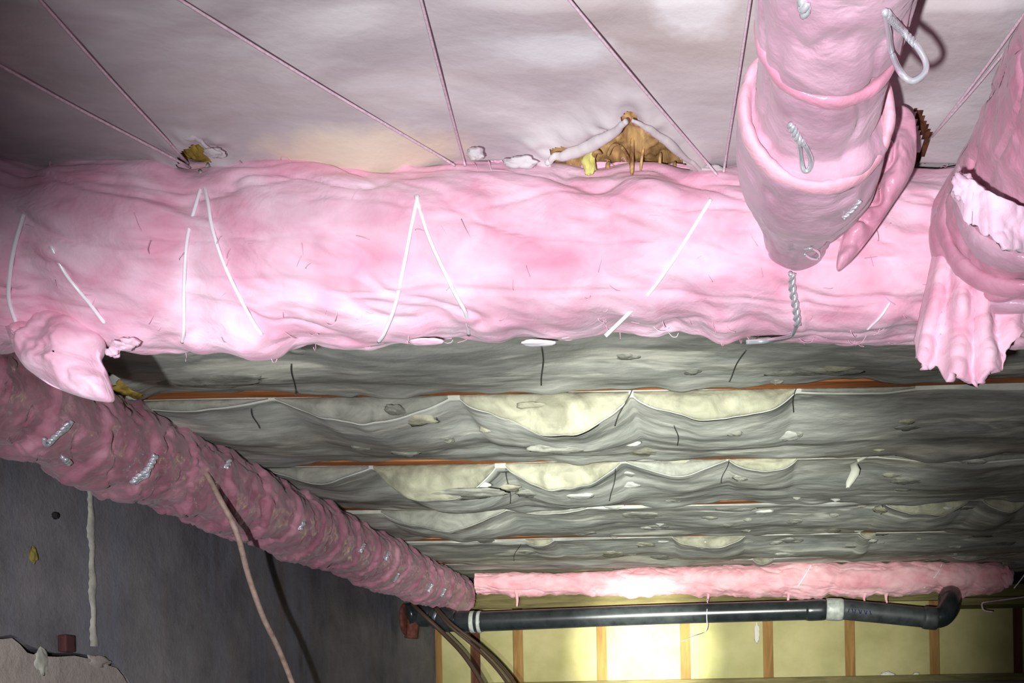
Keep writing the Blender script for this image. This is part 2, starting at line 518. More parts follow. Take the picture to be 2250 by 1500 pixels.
coat('lower_coat', lo, M['concrete_pale'], 0.05, 0.006)

# ------------------------------------------------------------------ ceiling batts
def lens(x, x0, x1, p=0.62):
    t = np.clip((x - x0) / (x1 - x0), 0, 1)
    return np.sin(np.pi * t) ** p * ((x > x0) & (x < x1))

# crescents: (left px, right px, top-line y px, drop px, material, skew)
CRES = {
    3: [(255, 590, 868, 24, 'cream_grey'), (606, 985, 866, 62, 'cream_grey'), (1012, 1382, 852, 80, 'cream'), (1392, 1745, 846, 56, 'cream'), (1760, 2010, 842, 12, 'cream_grey')],
    4: [(575, 812, 1044, 36, 'cream_grey'), (822, 1088, 1030, 66, 'cream'), (1112, 1362, 1014, 52, 'cream'), (1376, 1596, 1008, 40, 'cream_grey'), (1604, 1752, 1004, 34, 'cream'),
        (1930, 2320, 994, 22, 'cream_grey')],
    5: [(838, 1112, 1118, 62, 'cream_grey'), (1120, 1290, 1112, 16, 'cream_grey'), (1940, 2130, 1097, 28, 'cream'), (2160, 2260, 1094, 22, 'cream')],
    6: [(1478, 1636, 1172, 28, 'cream'), (1155, 1215, 1184, 12, 'cream'), (1890, 1925, 1168, 10, 'cream')],
    7: [(1655, 1700, 1226, 10, 'cream'), (2080, 2180, 1218, 14, 'cream_grey')],
}
# pale tufts on the undersides: (px, py, half width px, half height px, material)
TUFT = {
    2: [(1790, 812, 130, 22, 'cream_grey'), (1850, 808, 60, 14, 'cream'), (1378, 784, 30, 13, 'cream_grey'), (1520, 815, 26, 14, 'cream_grey'), (1705, 838, 18, 9, 'cream_grey'), (650, 770, 26, 12, 'batt'), (450, 838, 130, 24, 'cream_grey')],
    3: [(1420, 992, 84, 17, 'cream'), (890, 996, 34, 10, 'cream_grey'), (985, 968, 16, 8, 'cream_grey'), (800, 985, 26, 7, 'cream_grey'), (1755, 955, 12, 6, 'cream_grey'), (1230, 990, 70, 10, 'cream_grey'), (875, 912, 22, 18, 'cream_grey'), (620, 1052, 40, 18, 'cream')],
    4: [(2000, 1058, 40, 10, 'cream_grey'), (1985, 1075, 22, 7, 'cream_grey'), (1020, 1090, 90, 14, 'cream_grey'), (1170, 1088, 40, 10, 'cream_grey'), (1630, 1052, 20, 6, 'cream_grey'), (1480, 1100, 24, 5, 'cream_grey')],
    5: [(1620, 1120, 50, 6, 'cream_grey'), (1830, 1166, 20, 8, 'cream'), (1745, 1147, 22, 6, 'cream_grey'), (1410, 1134, 46, 9, 'cream_grey'), (1280, 1172, 36, 5, 'cream_grey'), (1600, 1155, 30, 5, 'cream_grey')],
    6: [(1345, 1220, 26, 9, 'cream'), (1070, 1190, 20, 6, 'cream_grey'), (1425, 1198, 30, 5, 'cream'), (1160, 1214, 22, 5, 'cream_grey'), (1940, 1172, 16, 7, 'cream_grey'), (2160, 1176, 40, 9, 'cream_grey'), (1735, 1190, 30, 6, 'cream_grey'), (1460, 1225, 30, 6, 'cream_grey')],
}
bay_label = ['pale fibreglass batt directly overhead at the top edge', 'pale fibreglass batt between hanging twines and the large pink wrap',
             'dusty grey fibreglass batt just behind the large pink wrap', 'dusty grey fibreglass batt with the largest cream crescents below the broad orange joist line',
             'dusty grey fibreglass batt with middle cream crescents and a dangling strip', 'dusty grey fibreglass batt with one wide grey sagging pillow at its left',
             'dusty grey fibreglass batt second from the far pink wrap', 'dusty grey fibreglass batt directly above the far pink wrap']
hole_px = [(1205, 356), (1250, 343), (1300, 322), (1340, 296), (1372, 268), (1392, 268), (1428, 290), (1470, 322), (1510, 352), (1536, 380), (1536, 460), (1205, 460)]
hole_poly = np.array([[PZ(a, b, HC - .032).x, PZ(a, b, HC - .032).y] for a, b in hole_px])
hole2_px = [(384, 344), (394, 318), (420, 306), (448, 318), (466, 350), (470, 400), (384, 400)]
hole2_poly = np.array([[PZ(a, b, HC - .020).x, PZ(a, b, HC - .020).y] for a, b in hole2_px])
hole3_px = [(205, 800), (222, 778), (262, 792), (290, 826), (322, 858), (300, 880), (250, 870)]
hole3_poly = np.array([[PZ(a, b, HC - .02).x, PZ(a, b, HC - .02).y] for a, b in hole3_px])

hole4_px = [(2004, 258), (2030, 270), (2054, 318), (2042, 352), (2016, 388), (1996, 392), (2026, 335), (2012, 300)]
hole4_poly = np.array([[PZ(a, b, HC - .032).x, PZ(a, b, HC - .032).y] for a, b in hole4_px])
def in_poly(x, y, poly):
    r = np.zeros(x.shape, bool)
    n = len(poly)
    for i in range(n):
        x1, y1 = poly[i]; x2, y2 = poly[(i + 1) % n]
        c = ((y1 > y) != (y2 > y)) & (x < (x2 - x1) * (y - y1) / (y2 - y1 + 1e-12) + x1)
        r ^= c
    return r

def poly_dist(x, y, poly):
    d = np.full(x.shape, 9.0)
    n = len(poly)
    for i in range(n):
        a = poly[i]; b = poly[(i + 1) % n]
        ab = b - a
        t = np.clip(((x - a[0]) * ab[0] + (y - a[1]) * ab[1]) / (ab @ ab), 0, 1)
        d = np.minimum(d, np.hypot(x - a[0] - t * ab[0], y - a[1] - t * ab[1]))
    return d

MY_ = 1.343
BATT_BVH = {}
BATT = {}
for k, yj in enumerate(JOISTS):
    near = k < 2
    y0 = yj + 0.022
    y1 = (JOISTS[k + 1] if k + 1 < len(JOISTS) else YF + 0.03) - 0.020
    nX = {0: 300, 1: 1000}.get(k, 520)
    nV = {0: 60, 1: 200}.get(k, 70)
    xs = np.linspace(XL + 0.005, XR - 0.005, nX)
    vs = np.linspace(0, 1, nV)
    X, Vv = np.meshgrid(xs, vs, indexing='ij')
    Cx = np.zeros(nX)
    spans = []
    for (a, b, yt, drop, mt) in CRES.get(k, []):
        pa, pb = P(a, yt, y0), P(b, yt, y0)
        dm = drop / F * y0
        dm *= 1.0 if mt == 'cream' else 0.7
        Cx = np.maximum(Cx, dm * lens(xs, pa.x, pb.x, 0.7 if mt == 'cream' else 0.9) * (1 + 0.22 * fbm(xs * 8, xs * 0 + k, xs * 0, 3, 5)))
        spans.append((pa.x, pb.x, mt))
    base = 0.003 + 0.005 * fbm(xs * 3, xs * 0 + k * 3.3, xs * 0, 3, 11)
    Cx = Cx + np.clip(base, 0.001, 0.02)
    edge1 = 0.014 * fbm(xs * 6, xs * 0 + 7 * k, xs * 0, 4, 21) - (0.0 if k != 2 else 0.012)
    Y = y0 + (y1 + edge1[:, None] - y0) * Vv
    sag = Cx[:, None] * (1 - Vv) ** 1.3 * (1 - 0.0 * Vv)
    belly = (0.030 if not near else 0.018) * np.sin(np.pi * Vv) ** 0.8 * (0.7 + 0.5 * fbm(X * 1.7, Vv * 0 + k, 0 * X, 2, 31))
    rough = 0.009 * fbm(X * 3, Y * 5, 0 * X + k, 2, 41) + 0.0020 * fbm(X * 10 + Y * 3, Y * 13, 0 * X, 3, 51)
    if near: rough = 0.008 * fbm(X * 3, Y * 5, 0 * X + k, 2, 41) + 0.006 * np.abs(fbm(X * 4 + Y * 2, Y * 5, 0 * X, 2, 57))
    rear = 0.016 * smooth(0.8, 1.0, Vv) * (0.3 + fbm(X * 5, 0 * X + k, 0 * X, 3, 61))
    Z = HC - 0.004 - sag - belly * smooth(0, 0.5, Vv) - rough * smooth(0, 0.06, Vv) - np.clip(rear, 0, 1)
    if near: Z = Z + 0.020 * smooth(-0.05, -0.75, X) * smooth(0.95, 1.22, Y)
    # pressed up above the wraps
    up_ = HC + 0.012
    prs = np.maximum(smooth(-1.27, -1.31, X), np.maximum(smooth(MY_ - 0.055, MY_ - 0.03, Y) * smooth(MY_ + 0.11, MY_ + 0.09, Y), smooth(4.80, 4.83, Y) * (X < 1.36)))
    Z = Z + (np.maximum(Z, up_) - Z) * prs
    keep = None
    if k == 1:
        d = np.minimum(poly_dist(X, Y, hole_poly), poly_dist(X, Y, hole2_poly))
        Z = Z - 0.014 * np.exp(-(d / 0.022) ** 2) * (0.6 + 0.6 * fbm(X * 30, Y * 30, 0 * X, 2, 71))
        # a shallow torn step along the left of the pipe and soft folds
        Z = Z - 0.015 * np.exp(-((X + 0.42 + 0.25 * (Y - 1.2)) / 0.07) ** 2) * smooth(1.15, 1.3, Y)
        keep = in_poly(X, Y, hole_poly) | in_poly(X, Y, hole2_poly) | in_poly(X, Y, hole4_poly)
    if k == 2:
        d = poly_dist(X, Y, hole3_poly)
        Z = Z - 0.012 * np.exp(-(d / 0.02) ** 2)
        keep = in_poly(X, Y, hole3_poly)
    body = np.stack([X, Y, Z], -1)
    top0 = body[:, :1].copy(); top0[:, :, 2] = HC + 0.10
    top1 = body[:, -1:].copy(); top1[:, :, 2] = HC + 0.10
    G = np.concatenate([top0, body, top1], 1)
    Fq = grid_faces(nX, nV + 2)
    if keep is not None:
        kk = np.zeros((nX, nV + 2), bool); kk[:, 1:-1] = keep
        kf = kk.reshape(-1)
        Fq = Fq[~kf[Fq].all(1)]
    o = np_mesh('insulation_batt', G, Fq, M['batt_near'] if near else M['batt'])
    tag(o, bay_label[k], 'insulation', 'fibreglass batts between the joists')
    BATT[k] = o
    vv = [tuple(v) for v in G.reshape(-1, 3)]
    BATT_BVH[k] = BVHTree.FromPolygons(vv, [tuple(int(q) for q in f) for f in Fq])
    # cream crescents: the clean sides of the sagging pillows
    for (xa, xb, mt) in spans:
        n1, n2 = 60, 14
        xx = np.linspace(xa, xb, n1)
        cc = np.interp(xx, xs, Cx)
        tt = np.linspace(0, 1, n2)
        XX, TT = np.meshgrid(xx, tt, indexing='ij')
        lump = 0.5 + 0.5 * fbm(XX * 14, TT * 2.2, 0 * XX + xa, 3, 81)
        bul = (0.004 + 0.30 * cc[:, None] * (0.35 + 0.65 * lump)) * np.sin(np.pi * np.clip(TT * 0.93 + 0.03, 0, 1)) ** 0.8
        YY = y0 - 0.003 - bul
        ZZ = HC - 0.002 - TT * cc[:, None] * 1.03
        front = np.stack([XX, YY, ZZ], -1)
        back = front[:, -1:].copy(); back[:, :, 1] = y0 + 0.03; back[:, :, 2] += 0.006
        back2 = front[:, :1].copy(); back2[:, :, 1] = y0 + 0.03
        np_mesh('torn_edge', np.concatenate([front, back, back2], 1), grid_faces(n1, n2 + 2, True), M[mt], o)

def blob(name, center, ax, ay, az, mat, parent, seed, rough=0.25, n=26):
    th = np.linspace(0, 2 * math.pi, n * 2, endpoint=False)
    ph = np.linspace(0.02, math.pi - 0.02, n)
    PH, TH = np.meshgrid(ph, th, indexing='ij')
    x, y, z = np.sin(PH) * np.cos(TH), np.sin(PH) * np.sin(TH), np.cos(PH)
    r = 1 + rough * fbm(x * 1.8 + seed, y * 1.8, z * 1.8, 4, seed)
    Vb = np.stack([center[0] + ax * x * r, center[1] + ay * y * r, center[2] + az * z * r], -1)
    return np_mesh(name, Vb, grid_faces(n, n * 2, True), mat, parent)

sd = 100
for k, L in TUFT.items():
    for (px, py, hwx, hhy, mt) in L:
        sd += 1
        r = ray(px, py).normalized()
        hit = BATT_BVH[k].ray_cast(Vector((0, 0, 0)), r)
        if hit[0] is None: continue
        p = hit[0]
        d = p.y
        blob('pale_tuft', (p.x, p.y, p.z + 0.006), hwx / F * d, min(0.12, hhy / F * d * d / HC * 0.75), max(0.010, hhy / F * d * 0.5), M[mt], BATT[k], sd, 0.22, 18)

rs = random.Random(5)
for k, n in ((3, 10), (4, 12), (5, 16), (6, 18), (7, 10)):
    ylo = PY - F * HC / (JOISTS[k] + 0.05); yhi = PY - F * HC / (JOISTS[k] + 0.56)
    for q in range(n):
        px = rs.uniform(700 + 60 * k, 2240); py = rs.uniform(ylo, yhi); sd += 1
        hit = BATT_BVH[k].ray_cast(Vector((0, 0, 0)), ray(px, py).normalized())
        if hit[0] is None or hit[0].x < -1.15: continue
        p = hit[0]; w = rs.uniform(.012, .045)
        blob('pale_tuft', (p.x, p.y, p.z + 0.004), w, w * rs.uniform(.4, .9), rs.uniform(.007, .012), M[rs.choice(['cream', 'cream_grey', 'batt'])], BATT[k], sd, 0.25, 10)
# loose cream flaps at the near batt's torn rear edge
def lip(pix, r0, seed, z=HC - 0.036):
    c = catmull([np.array(PZ(a, b, z)) for a, b in pix], 14)
    t = np.linspace(0, 1, len(c))
    rad = r0 * (0.35 + 0.65 * np.sin(np.pi * np.clip(t * .9 + .05, 0, 1))) * (1 + 0.25 * fbm(t * 4, 0 * t + seed, 0 * t, 2, seed))
    c[:, 2] += 0.0015 * fbm(t * 5, 0 * t, 0 * t + seed, 3, seed)
    c[:, 1] += 0.003 * fbm(t * 6, 0 * t, 0 * t + seed, 3, seed + 1)
    tubes('torn_lip', [c], rad, M['batt_near'], BATT[1], 12)
lip([(1200, 356), (1222, 348), (1255, 336), (1305, 314), (1345, 290), (1376, 264)], 0.0065, 3)
lip([(1388, 262), (1430, 286), (1474, 318), (1514, 350), (1548, 380)], 0.0045, 5)
lip([(380, 348), (392, 318), (420, 304), (448, 314), (476, 342)], 0.003, 7, HC - 0.022)
for (px, py, a, b, c) in [(470, 336, .012, .008, .005), (1045, 338, .010, .008, .007), (1560, 380, .018, .010, .008), (1140, 356, .02, .008, .006)]:
    sd += 1
    blob('torn_fluff', PZ(px, py, HC - 0.036), a, b, c, M['batt_near'], BATT[1], sd, 0.3, 16)

# rough wood seen through the tears
def rough_slab(name, cx, cy, sx, sy, z, mat, label, seed, sc=1.0):
    n, m_ = 90, 50
    a = np.linspace(cx - sx, cx + sx, n); b = np.linspace(cy - sy, cy + sy, m_)
    A, B = np.meshgrid(a, b, indexing='ij')
    hh = 0.010 * fbm(A * 22 * sc, B * 14 * sc, 0 * A, 4, seed) + 0.006 * np.abs(fbm(A * 60 * sc, B * 20 * sc, 0 * A, 3, seed + 3))
    body = np.stack([A, B, z - hh], -1)
    t0 = body[:, :1].copy(); t0[..., 2] = z + 0.06
    t1 = body[:, -1:].copy(); t1[..., 2] = z + 0.06
    o = np_mesh(name, np.concatenate([t0, body, t1], 1), grid_faces(n, m_ + 2, True), mat)
    return tag(o, label, 'wood')
hc = hole_poly.mean(0)
slab = rough_slab('rough_blocking', hc[0], 1.252, 0.16, 0.080, HC + 0.003, M['gold_wood'], 'rough golden-brown splintered wood seen through the torn hole above the pink wrap', 5)
for k, (px, py, w, h, a) in enumerate([(1388, 325, 9, 48, 0.05), (1372, 330, 7, 30, -0.5), (1412, 330, 6, 34, 0.2), (1310, 330, 10, 10, 1.2), (1450, 345, 7, 22, 0.1), (1345, 318, 8, 18, 0.8), (1482, 358, 8, 12, .1), (1425, 362, 8, 14, -.1), (1335, 358, 9, 12, .2)]):
    d = PZ(px, py, HC - 0.018).y
    p = P(px, py, d)
    q = [p + Vector((math.sin(a) * h / F * d * t, 0.012 * abs(t), math.cos(a) * h / F * d * t)) for t in (-1, -.3, .4, 1)]
    tubes('splinter', [catmull(q, 5)], np.array([.6, .9, 1, 1, 1, 1, 1, 1, .95, .9, .9, .8, .7, .6, .5, .3]) * w / F * d * .55, M['gold_wood'], slab, 6)
tag(blob('yellow_fluff', P(1294, 356, 1.262), .008, .006, .016, M['yellow'], None, 311, 0.45, 16), 'small pale yellow-green tuft poking up at the left of the torn hole', 'tuft')
h2 = hole2_poly.mean(0)
rough_slab('olive_blocking', h2[0], h2[1], 0.045, 0.04, HC + 0.004, M['olive'], 'olive-gold rough wood peeping through the small hole beside the left twines', 9)
h4 = hole4_poly.mean(0)
rough_slab('brown_blocking', h4[0], h4[1], 0.035, 0.06, HC - 0.006, M['stud_red'], 'dark brown wood in the narrow rip between the two branch pipes', 17)
h3 = hole3_poly.mean(0)
rough_slab('dark_blocking', h3[0] - 0.03, h3[1] + 0.03, 0.12, 0.16, HC + 0.05, M['subfloor'], 'dark brown wood in the gap between the hanging pink flap and grey batt', 13)
tag(blob('golden_fluff', PZ(288, 853, HC - 0.005), .035, .035, .014, M['olive'], None, 331, 0.4, 16), 'small golden tuft at the top of the dark gap beside the sloping wrap', 'tuft')

# support wires stapled across the batts: (bay, top px, bottom px)
for i, (k, a, b, lab) in enumerate([(2, (1190, 762), (1192, 846), 'thin dark wire standing alone between pink wrap and orange joist'), (3, (1388, 852), (1352, 935), 'thin dark wire between the two brightest cream crescents'),
        (3, (1750, 842), (1742, 905), 'thin dark wire at the right end of the second bright crescent'), (3, (552, 898), (568, 940), 'thin dark wire on grey batt left of the lumpy crescent'),
        (4, (1114, 1030), (1120, 1105), 'thin dark wire between the left pair of second-row crescents'), (3, (1484, 935), (1490, 978), 'short dark wire above the second-row loose cream tuft'),
        (4, (1352, 1022), (1342, 1100), 'thin dark wire at the right of the second-row long crescent'), (4, (1600, 1010), (1586, 1060), 'thin dark wire left of the small bright second-row crescent'),
        (6, (1142, 1195), (1128, 1232), 'tiny dark wire near the far left corner of the batts'), (2, (1638, 770), (1600, 838), 'thin slanting wire under the pink wrap, left of the steel hook'),
        (2, (642, 800), (648, 868), 'thin dark wire between the two leftmost grey pillows'), (5, (1940, 1102), (1936, 1130), 'tiny dark wire left of the right-hand third-row crescent')]):
    pts = []
    for t in np.linspace(0, 1, 7):
        px = a[0] + (b[0] - a[0]) * t + 3 * math.sin(5 * t + i); py = a[1] + (b[1] - a[1]) * t
        r = ray(px, py).normalized()
        hit = BATT_BVH[k].ray_cast(Vector((0, 0, 0)), r)
        z = hit[0] if hit[0] is not None else PZ(px, py, HC - 0.03)
        pts.append(np.array(z) - np.array(r) * 0.006)
    tag(tubes('support_wire', [catmull(pts, 4)], 0.0015, M['support'], None, 6), lab, 'wire', 'support wires under the batts')

# ------------------------------------------------------------------ wrapped pipes
def wrap(name, p0, axis, e1, e2, length, nS, nT, radius, mat, parent, jitter=None):
    """wrapped tube: radius(s, th, coords) gives the radius on a grid"""
    p0, axis, e1, e2 = [np.array(v, float) for v in (p0, axis, e1, e2)]
    s = np.linspace(0, length, nS); th = np.linspace(0, 2 * math.pi, nT, endpoint=False)
    SS, TH = np.meshgrid(s, th, indexing='ij')
    R = radius(SS, TH)
    off = jitter(SS, TH) if jitter else 0 * SS
    Vw = p0 + (SS + off)[..., None] * axis + R[..., None] * (np.cos(TH)[..., None] * e1 + np.sin(TH)[..., None] * e2)
    # rounded closed ends
    c0 = p0 + axis * (s[0]); c1 = p0 + axis * s[-1]
    V0 = c0 + (Vw[:1] - c0) * 0.02; V1 = c1 + (Vw[-1:] - c1) * 0.02
    G = np.concatenate([V0, Vw, V1], 0)
    Fq = grid_faces(nS + 2, nT, True)
    o = np_mesh(name, G, Fq, mat, parent)
    bv = BVHTree.FromPolygons([tuple(v) for v in G.reshape(-1, 3)], [tuple(int(q) for q in f) for f in Fq])
    return o, bv

def creases(x, y, z, seed, width=0.10):
    n = fbm(x, y, z, 3, seed)
    return np.exp(-(n / width) ** 2)

# main wrap across the picture -----------------------------------------------------------
MY, MZ, MR = 1.343, 0.603, 0.106
main = empty('wrapped_pipe', (0, MY, MZ - MR))
tag(main, 'large pink fibreglass-wrapped pipe crossing the whole picture', 'pipe')
pinch = [(P(405, 560, 1.25).x, .011), (P(480, 600, 1.25).x, .006), (P(915, 500, 1.25).x, .006), (P(1500, 500, 1.25).x, .005), (P(840, 740, 1.3).x, .006), (P(60, 560, 1.25).x, .010), (P(1330, 740, 1.3).x, .006)]
X0M = -1.19
def main_r(s, th):
    x = s + X0M
    cy, cz = np.cos(th) * MR, np.sin(th) * MR         # e1 = -y (towards camera), e2 = z
    r = MR + 0.014 * smooth(0.1, -0.9, x) + 0.009 * fbm(x * 5, cy * 13, cz * 13, 2, 1)
    r = r + 0.004 * fbm(x * 13 + 3 * cz * 8, cy * 20, cz * 24, 3, 2)
    r = r - 0.0045 * creases(x * 5 + cz * 9, cy * 10, cz * 13, 3, 0.12)
    r = r - 0.003 * creases(x * 3, cy * 8 + 3, cz * 20, 9, 0.10)
    for px_, a_ in pinch:
        r = r - a_ * np.exp(-((x - px_) / 0.028) ** 2)
    low = np.exp(-((th - 1.5 * math.pi) / 0.5) ** 2)
    r = r + low * 0.012 * np.clip(fbm(x * 11, 0 * x, 0 * x, 3, 4), -0.4, 1)
    for px_, a_, w_ in [(500, .019, .03), (560, .014, .03), (330, .010, .04), (640, -.012, .03), (855, .004, .05), (1640, .010, .08)]:
        xx = P(px_, 760, 1.32).x
        r = r + low * a_ * np.exp(-((x - xx) / w_) ** 2)
    # flatter top against the batts
    return r
mw, MAIN_BVH = wrap('wool_wrap', (X0M, MY, MZ + 0.030), np.array([1, 0, -0.027]) / math.hypot(1, .027), (0, -1, 0), (0, 0, 1), 2.35, 760, 200, main_r, M['pink'], main)

def drape(pix, bv, off=0.004, fallback=1.3):
    out = []
    for (px, py) in pix:
        r = ray(px, py).normalized()
        h = bv.ray_cast(Vector((0, 0, 0)), r)
        p = h[0] if h[0] is not None else r * (fallback / r.y)
        out.append(np.array(p - r * off))
    return out

for pix, rad in [([(458, 360), (436, 430), (414, 510), (407, 570), (404, 640), (404, 720), (400, 752)], .0025),
                 ([(440, 375), (456, 440), (466, 500), (488, 570), (520, 640), (555, 705), (575, 735)], .0028),
                 ([(918, 430), (903, 500), (886, 590), (868, 672), (845, 730), (832, 750)], .0030),
                 ([(914, 430), (938, 510), (968, 580), (1000, 645), (1024, 690), (1030, 735)], .0030),
                 ([(1562, 438), (1530, 490), (1480, 570), (1430, 640), (1380, 690), (1330, 738)], .0030),
                 ([(52, 470), (32, 540), (22, 600), (20, 660), (40, 720)], .0030),
                 ([(112, 540), (140, 595), (170, 635), (198, 668), (230, 710)], .0030),
                 ([(2098, 410), (2082, 440), (2066, 470)], .0018), ([(1955, 665), (1935, 695), (1905, 725)], .0020)]:
    tubes('white_twine', [catmull(drape(pix, MAIN_BVH, 0.0016), 8)], rad * 0.85, M['twine_white'], main, 8)
# hanging flap at the left corner
def leaf(name, outline_px, d, bulge, mat, parent, seed, thick=0.02, n=34, amp=0.006):
    """a thick pad: outline given by sight lines at a depth, filled from its centre, bulging towards the viewer"""
    ol = catmull([np.array(P(a, b, d)) for a, b in outline_px + [outline_px[0]]], 8)[:-1]
    c = ol.mean(0)
    rr = np.linspace(0.02, 1, n)
    R_, I_ = np.meshgrid(rr, np.arange(len(ol)), indexing='ij')
    base = c + (ol[None] - c) * rr[:, None, None]
    prof = np.sqrt(np.clip(1 - rr ** 2.6, 0, 1))[:, None]
    nz = fbm(base[..., 0] * 30, base[..., 2] * 30, 0 * base[..., 0], 3, seed)
    fold = creases(base[..., 0] * 13, base[..., 2] * 13, 0 * base[..., 0] + seed, seed + 5, 0.10)
    f = base.copy(); f[..., 1] -= bulge * prof + amp * nz * (rr < 1)[:, None] - amp * 1.3 * fold * prof
    b = base.copy()[::-1]; b[..., 1] += thick * prof[::-1]
    G = np.concatenate([f, b[1:]], 0)
    return np_mesh(name, G, grid_faces(len(G), len(ol), True), mat, parent)
leaf('hanging_flap', [(18, 720), (44, 790), (100, 840), (165, 868), (212, 880), (244, 880), (240, 848), (228, 812), (214, 780), (222, 740), (160, 690), (80, 690)], 1.315, 0.030, M['pink'], main, 41, 0.03, 34, 0.009)
for (px, py, a, c) in [(268, 760, .012, .006), (285, 752, .012, .005), (250, 772, .008, .007)]:
    sd += 1
    blob('hanging_tuft', P(px, py, 1.30), a, a, c, M['pink'], main, sd, 0.4, 12)
blob('shred_highlight', P(1185, 753, 1.31), .022, .010, .0028, M['twine_white'], main, 45, 0.2, 14)  # flat white disc stands in for a highlight on the wrap's lower edge
blob('shred_highlight', P(935, 751, 1.31), .022, .010, .003, M['pink'], main, 46, 0.2, 14)
for i, (px, py, a, c) in enumerate([(1115, 358, .012, .008), (1150, 362, .02, .006), (1090, 352, .008, .006), (1400, 372, .04, .006), (1480, 378, .03, .006), (1320, 370, .03, .006)]):
    blob('top_tuft', P(px, py, 1.30), a, .012, c, M['pink'], main, 400 + i, 0.4, 12)

paths = []
rs = random.Random(11)
for q in range(260):
    th = rs.choice([rs.gauss(1.5 * math.pi, 0.35), rs.gauss(0.48 * math.pi, 0.2), rs.uniform(-1.2, 1.2)])
    x = rs.uniform(-1.0, 0.42)
    rr_ = main_r(np.array([[x - X0M]]), np.array([[th % (2 * math.pi)]]))[0, 0]
    n_ = np.array([0, -math.cos(th), math.sin(th)]); t_ = np.array([1.0, 0, 0]); b_ = np.cross(n_, t_)
    p_ = np.array([x, MY, MZ + 0.030 - 0.027 * (x - X0M)]) + n_ * (rr_ - 0.003)
    a_ = rs.uniform(0, 6.28); dd = t_ * math.cos(a_) + b_ * math.sin(a_); L_ = rs.uniform(.008, .026)
    lift = rs.uniform(.002, .010)
    paths.append(catmull([p_, p_ + dd * L_ * .4 + n_ * lift, p_ + dd * L_ * .8 + n_ * lift * 1.1, p_ + dd * L_ + n_ * lift * rs.uniform(.2, 1.4)], 4))
fib = tubes('stray_fibres', paths, 0.0005, M['pink'], main, 4)
fib['kind'] = 'stuff'
# wrap along the left wall ----------------------------------------------------------------
LX, LZ, LR = -1.305, 0.598, 0.104
left = empty('wrapped_pipe', (LX, 3.0, LZ - LR))
tag(left, 'shiny film-covered rose pipe wrap running along the left wall', 'pipe')
L0 = 1.46
def left_r(s, th):
    y = s + L0
    cx, cz = np.cos(th) * LR, np.sin(th) * LR
    wob = 0.25 * fbm(y * 2, cx * 5, cz * 5, 2, 1)
    ph = (y + 0.35 * cx + wob * 0.22) / 0.17
    saw = ph - np.floor(ph)
    r = LR - 0.004 + 0.013 * (1 - saw) ** 1.5 * smooth(0, 0.10, saw)
    r = r + 0.008 * fbm(y * 5, cx * 12, cz * 12, 3, 2)
    r = r - 0.006 * creases(y * 9 + cx * 14, cx * 12, cz * 12, 3, 0.09)
    r = r + 0.0045 * fbm(y * 26, cx * 30, cz * 30, 3, 4)
    low = np.exp(-((th - 1.5 * math.pi) / 0.6) ** 2)
    r = r + low * 0.012 * fbm(y * 8, 0 * y, 0 * y, 3, 5)
    return r * (1 - 0.10 * smooth(4.0, 4.8, y))
lw, LEFT_BVH = wrap('film_wrap', (LX, L0, LZ), (0, 1, 0), (1, 0, 0), (0, 0, 1), 3.50, 700, 150, left_r, M['film_dark'], left)

# far wrap along the far wall ---------------------------------------------------------------
FY = 4.86
farp = empty('wrapped_pipe', (0, FY, 0.53))
tag(farp, 'pale pink fibreglass-wrapped pipe lying along the far wall', 'pipe')
FX0, FX1 = -1.18, 1.345
def far_r(s, th):
    x = s + FX0
    u = s / (FX1 - FX0)
    R0 = 0.052 + 0.032 * smooth(0.05, 0.75, u)
    cy, cz = np.cos(th) * R0, np.sin(th) * R0
    r = R0 + 0.007 * fbm(x * 5, cy * 14, cz * 14, 3, 1) - 0.005 * creases(x * 5 + cz * 10, cy * 9, cz * 9, 3, 0.06)
    r = r + 0.004 * fbm(x * 20, cy * 25, cz * 25, 3, 4)
    for px_ in (1840, 1940, 2075, 2150):
        xx = P(px_, 1275, FY - .08).x
        r = r - 0.009 * np.exp(-((x - xx - 0.35 * cz) / 0.022) ** 2)
    low = np.exp(-((th - 1.5 * math.pi) / 0.5) ** 2)
    r = r + low * 0.010 * fbm(x * 16, 0 * x, 0 * x, 3, 6)
    return r * np.sqrt(np.clip(1 - np.clip((u - 0.965) / 0.035, 0, 1) ** 2, 0.01, 1))
fw, FAR_BVH = wrap('wool_wrap', (FX0, FY, 0.636), np.array([1, 0, -0.0075]) / math.hypot(1, .0075), (0, -1, 0), (0, 0, 1), FX1 - FX0, 620, 110, far_r, M['pink_far'], farp)
for i, (px, py, h) in enumerate([(1135, 1318, 14), (1555, 1312, 10), (1732, 1316, 13), (1900, 1314, 6), (1948, 1316, 8)]):
    p = P(px, py - h, FY - 0.03)
    q = [p + Vector((0.003 * math.sin(i + t * 3), 0, -h * 2 / F * FY * t)) for t in (-0.3, 0, .5, 1)]
    tubes('hanging_tuft', [catmull(q, 5)], np.linspace(1.2, .45, 16) * 0.009, M['pink_far'], farp, 8)
for pix in [[(1783, 1240), (1770, 1262), (1752, 1290)], [(2070, 1238), (2058, 1262), (2030, 1292)]]:
    tubes('white_twine', [catmull(drape(pix, FAR_BVH, 0.004, FY), 8)], 0.003, M['twine_white'], farp, 6)
tubes('white_twine', [catmull([P(2258, 1252, 4.7), P(2244, 1272, 4.7), P(2228, 1292, 4.7)], 6)], 0.003, M['twine_white'], farp, 6)
blob('end_fold', P(2212, 1268, 4.80), .03, .03, .045, M['pink_far'], farp, 77, 0.3, 16)

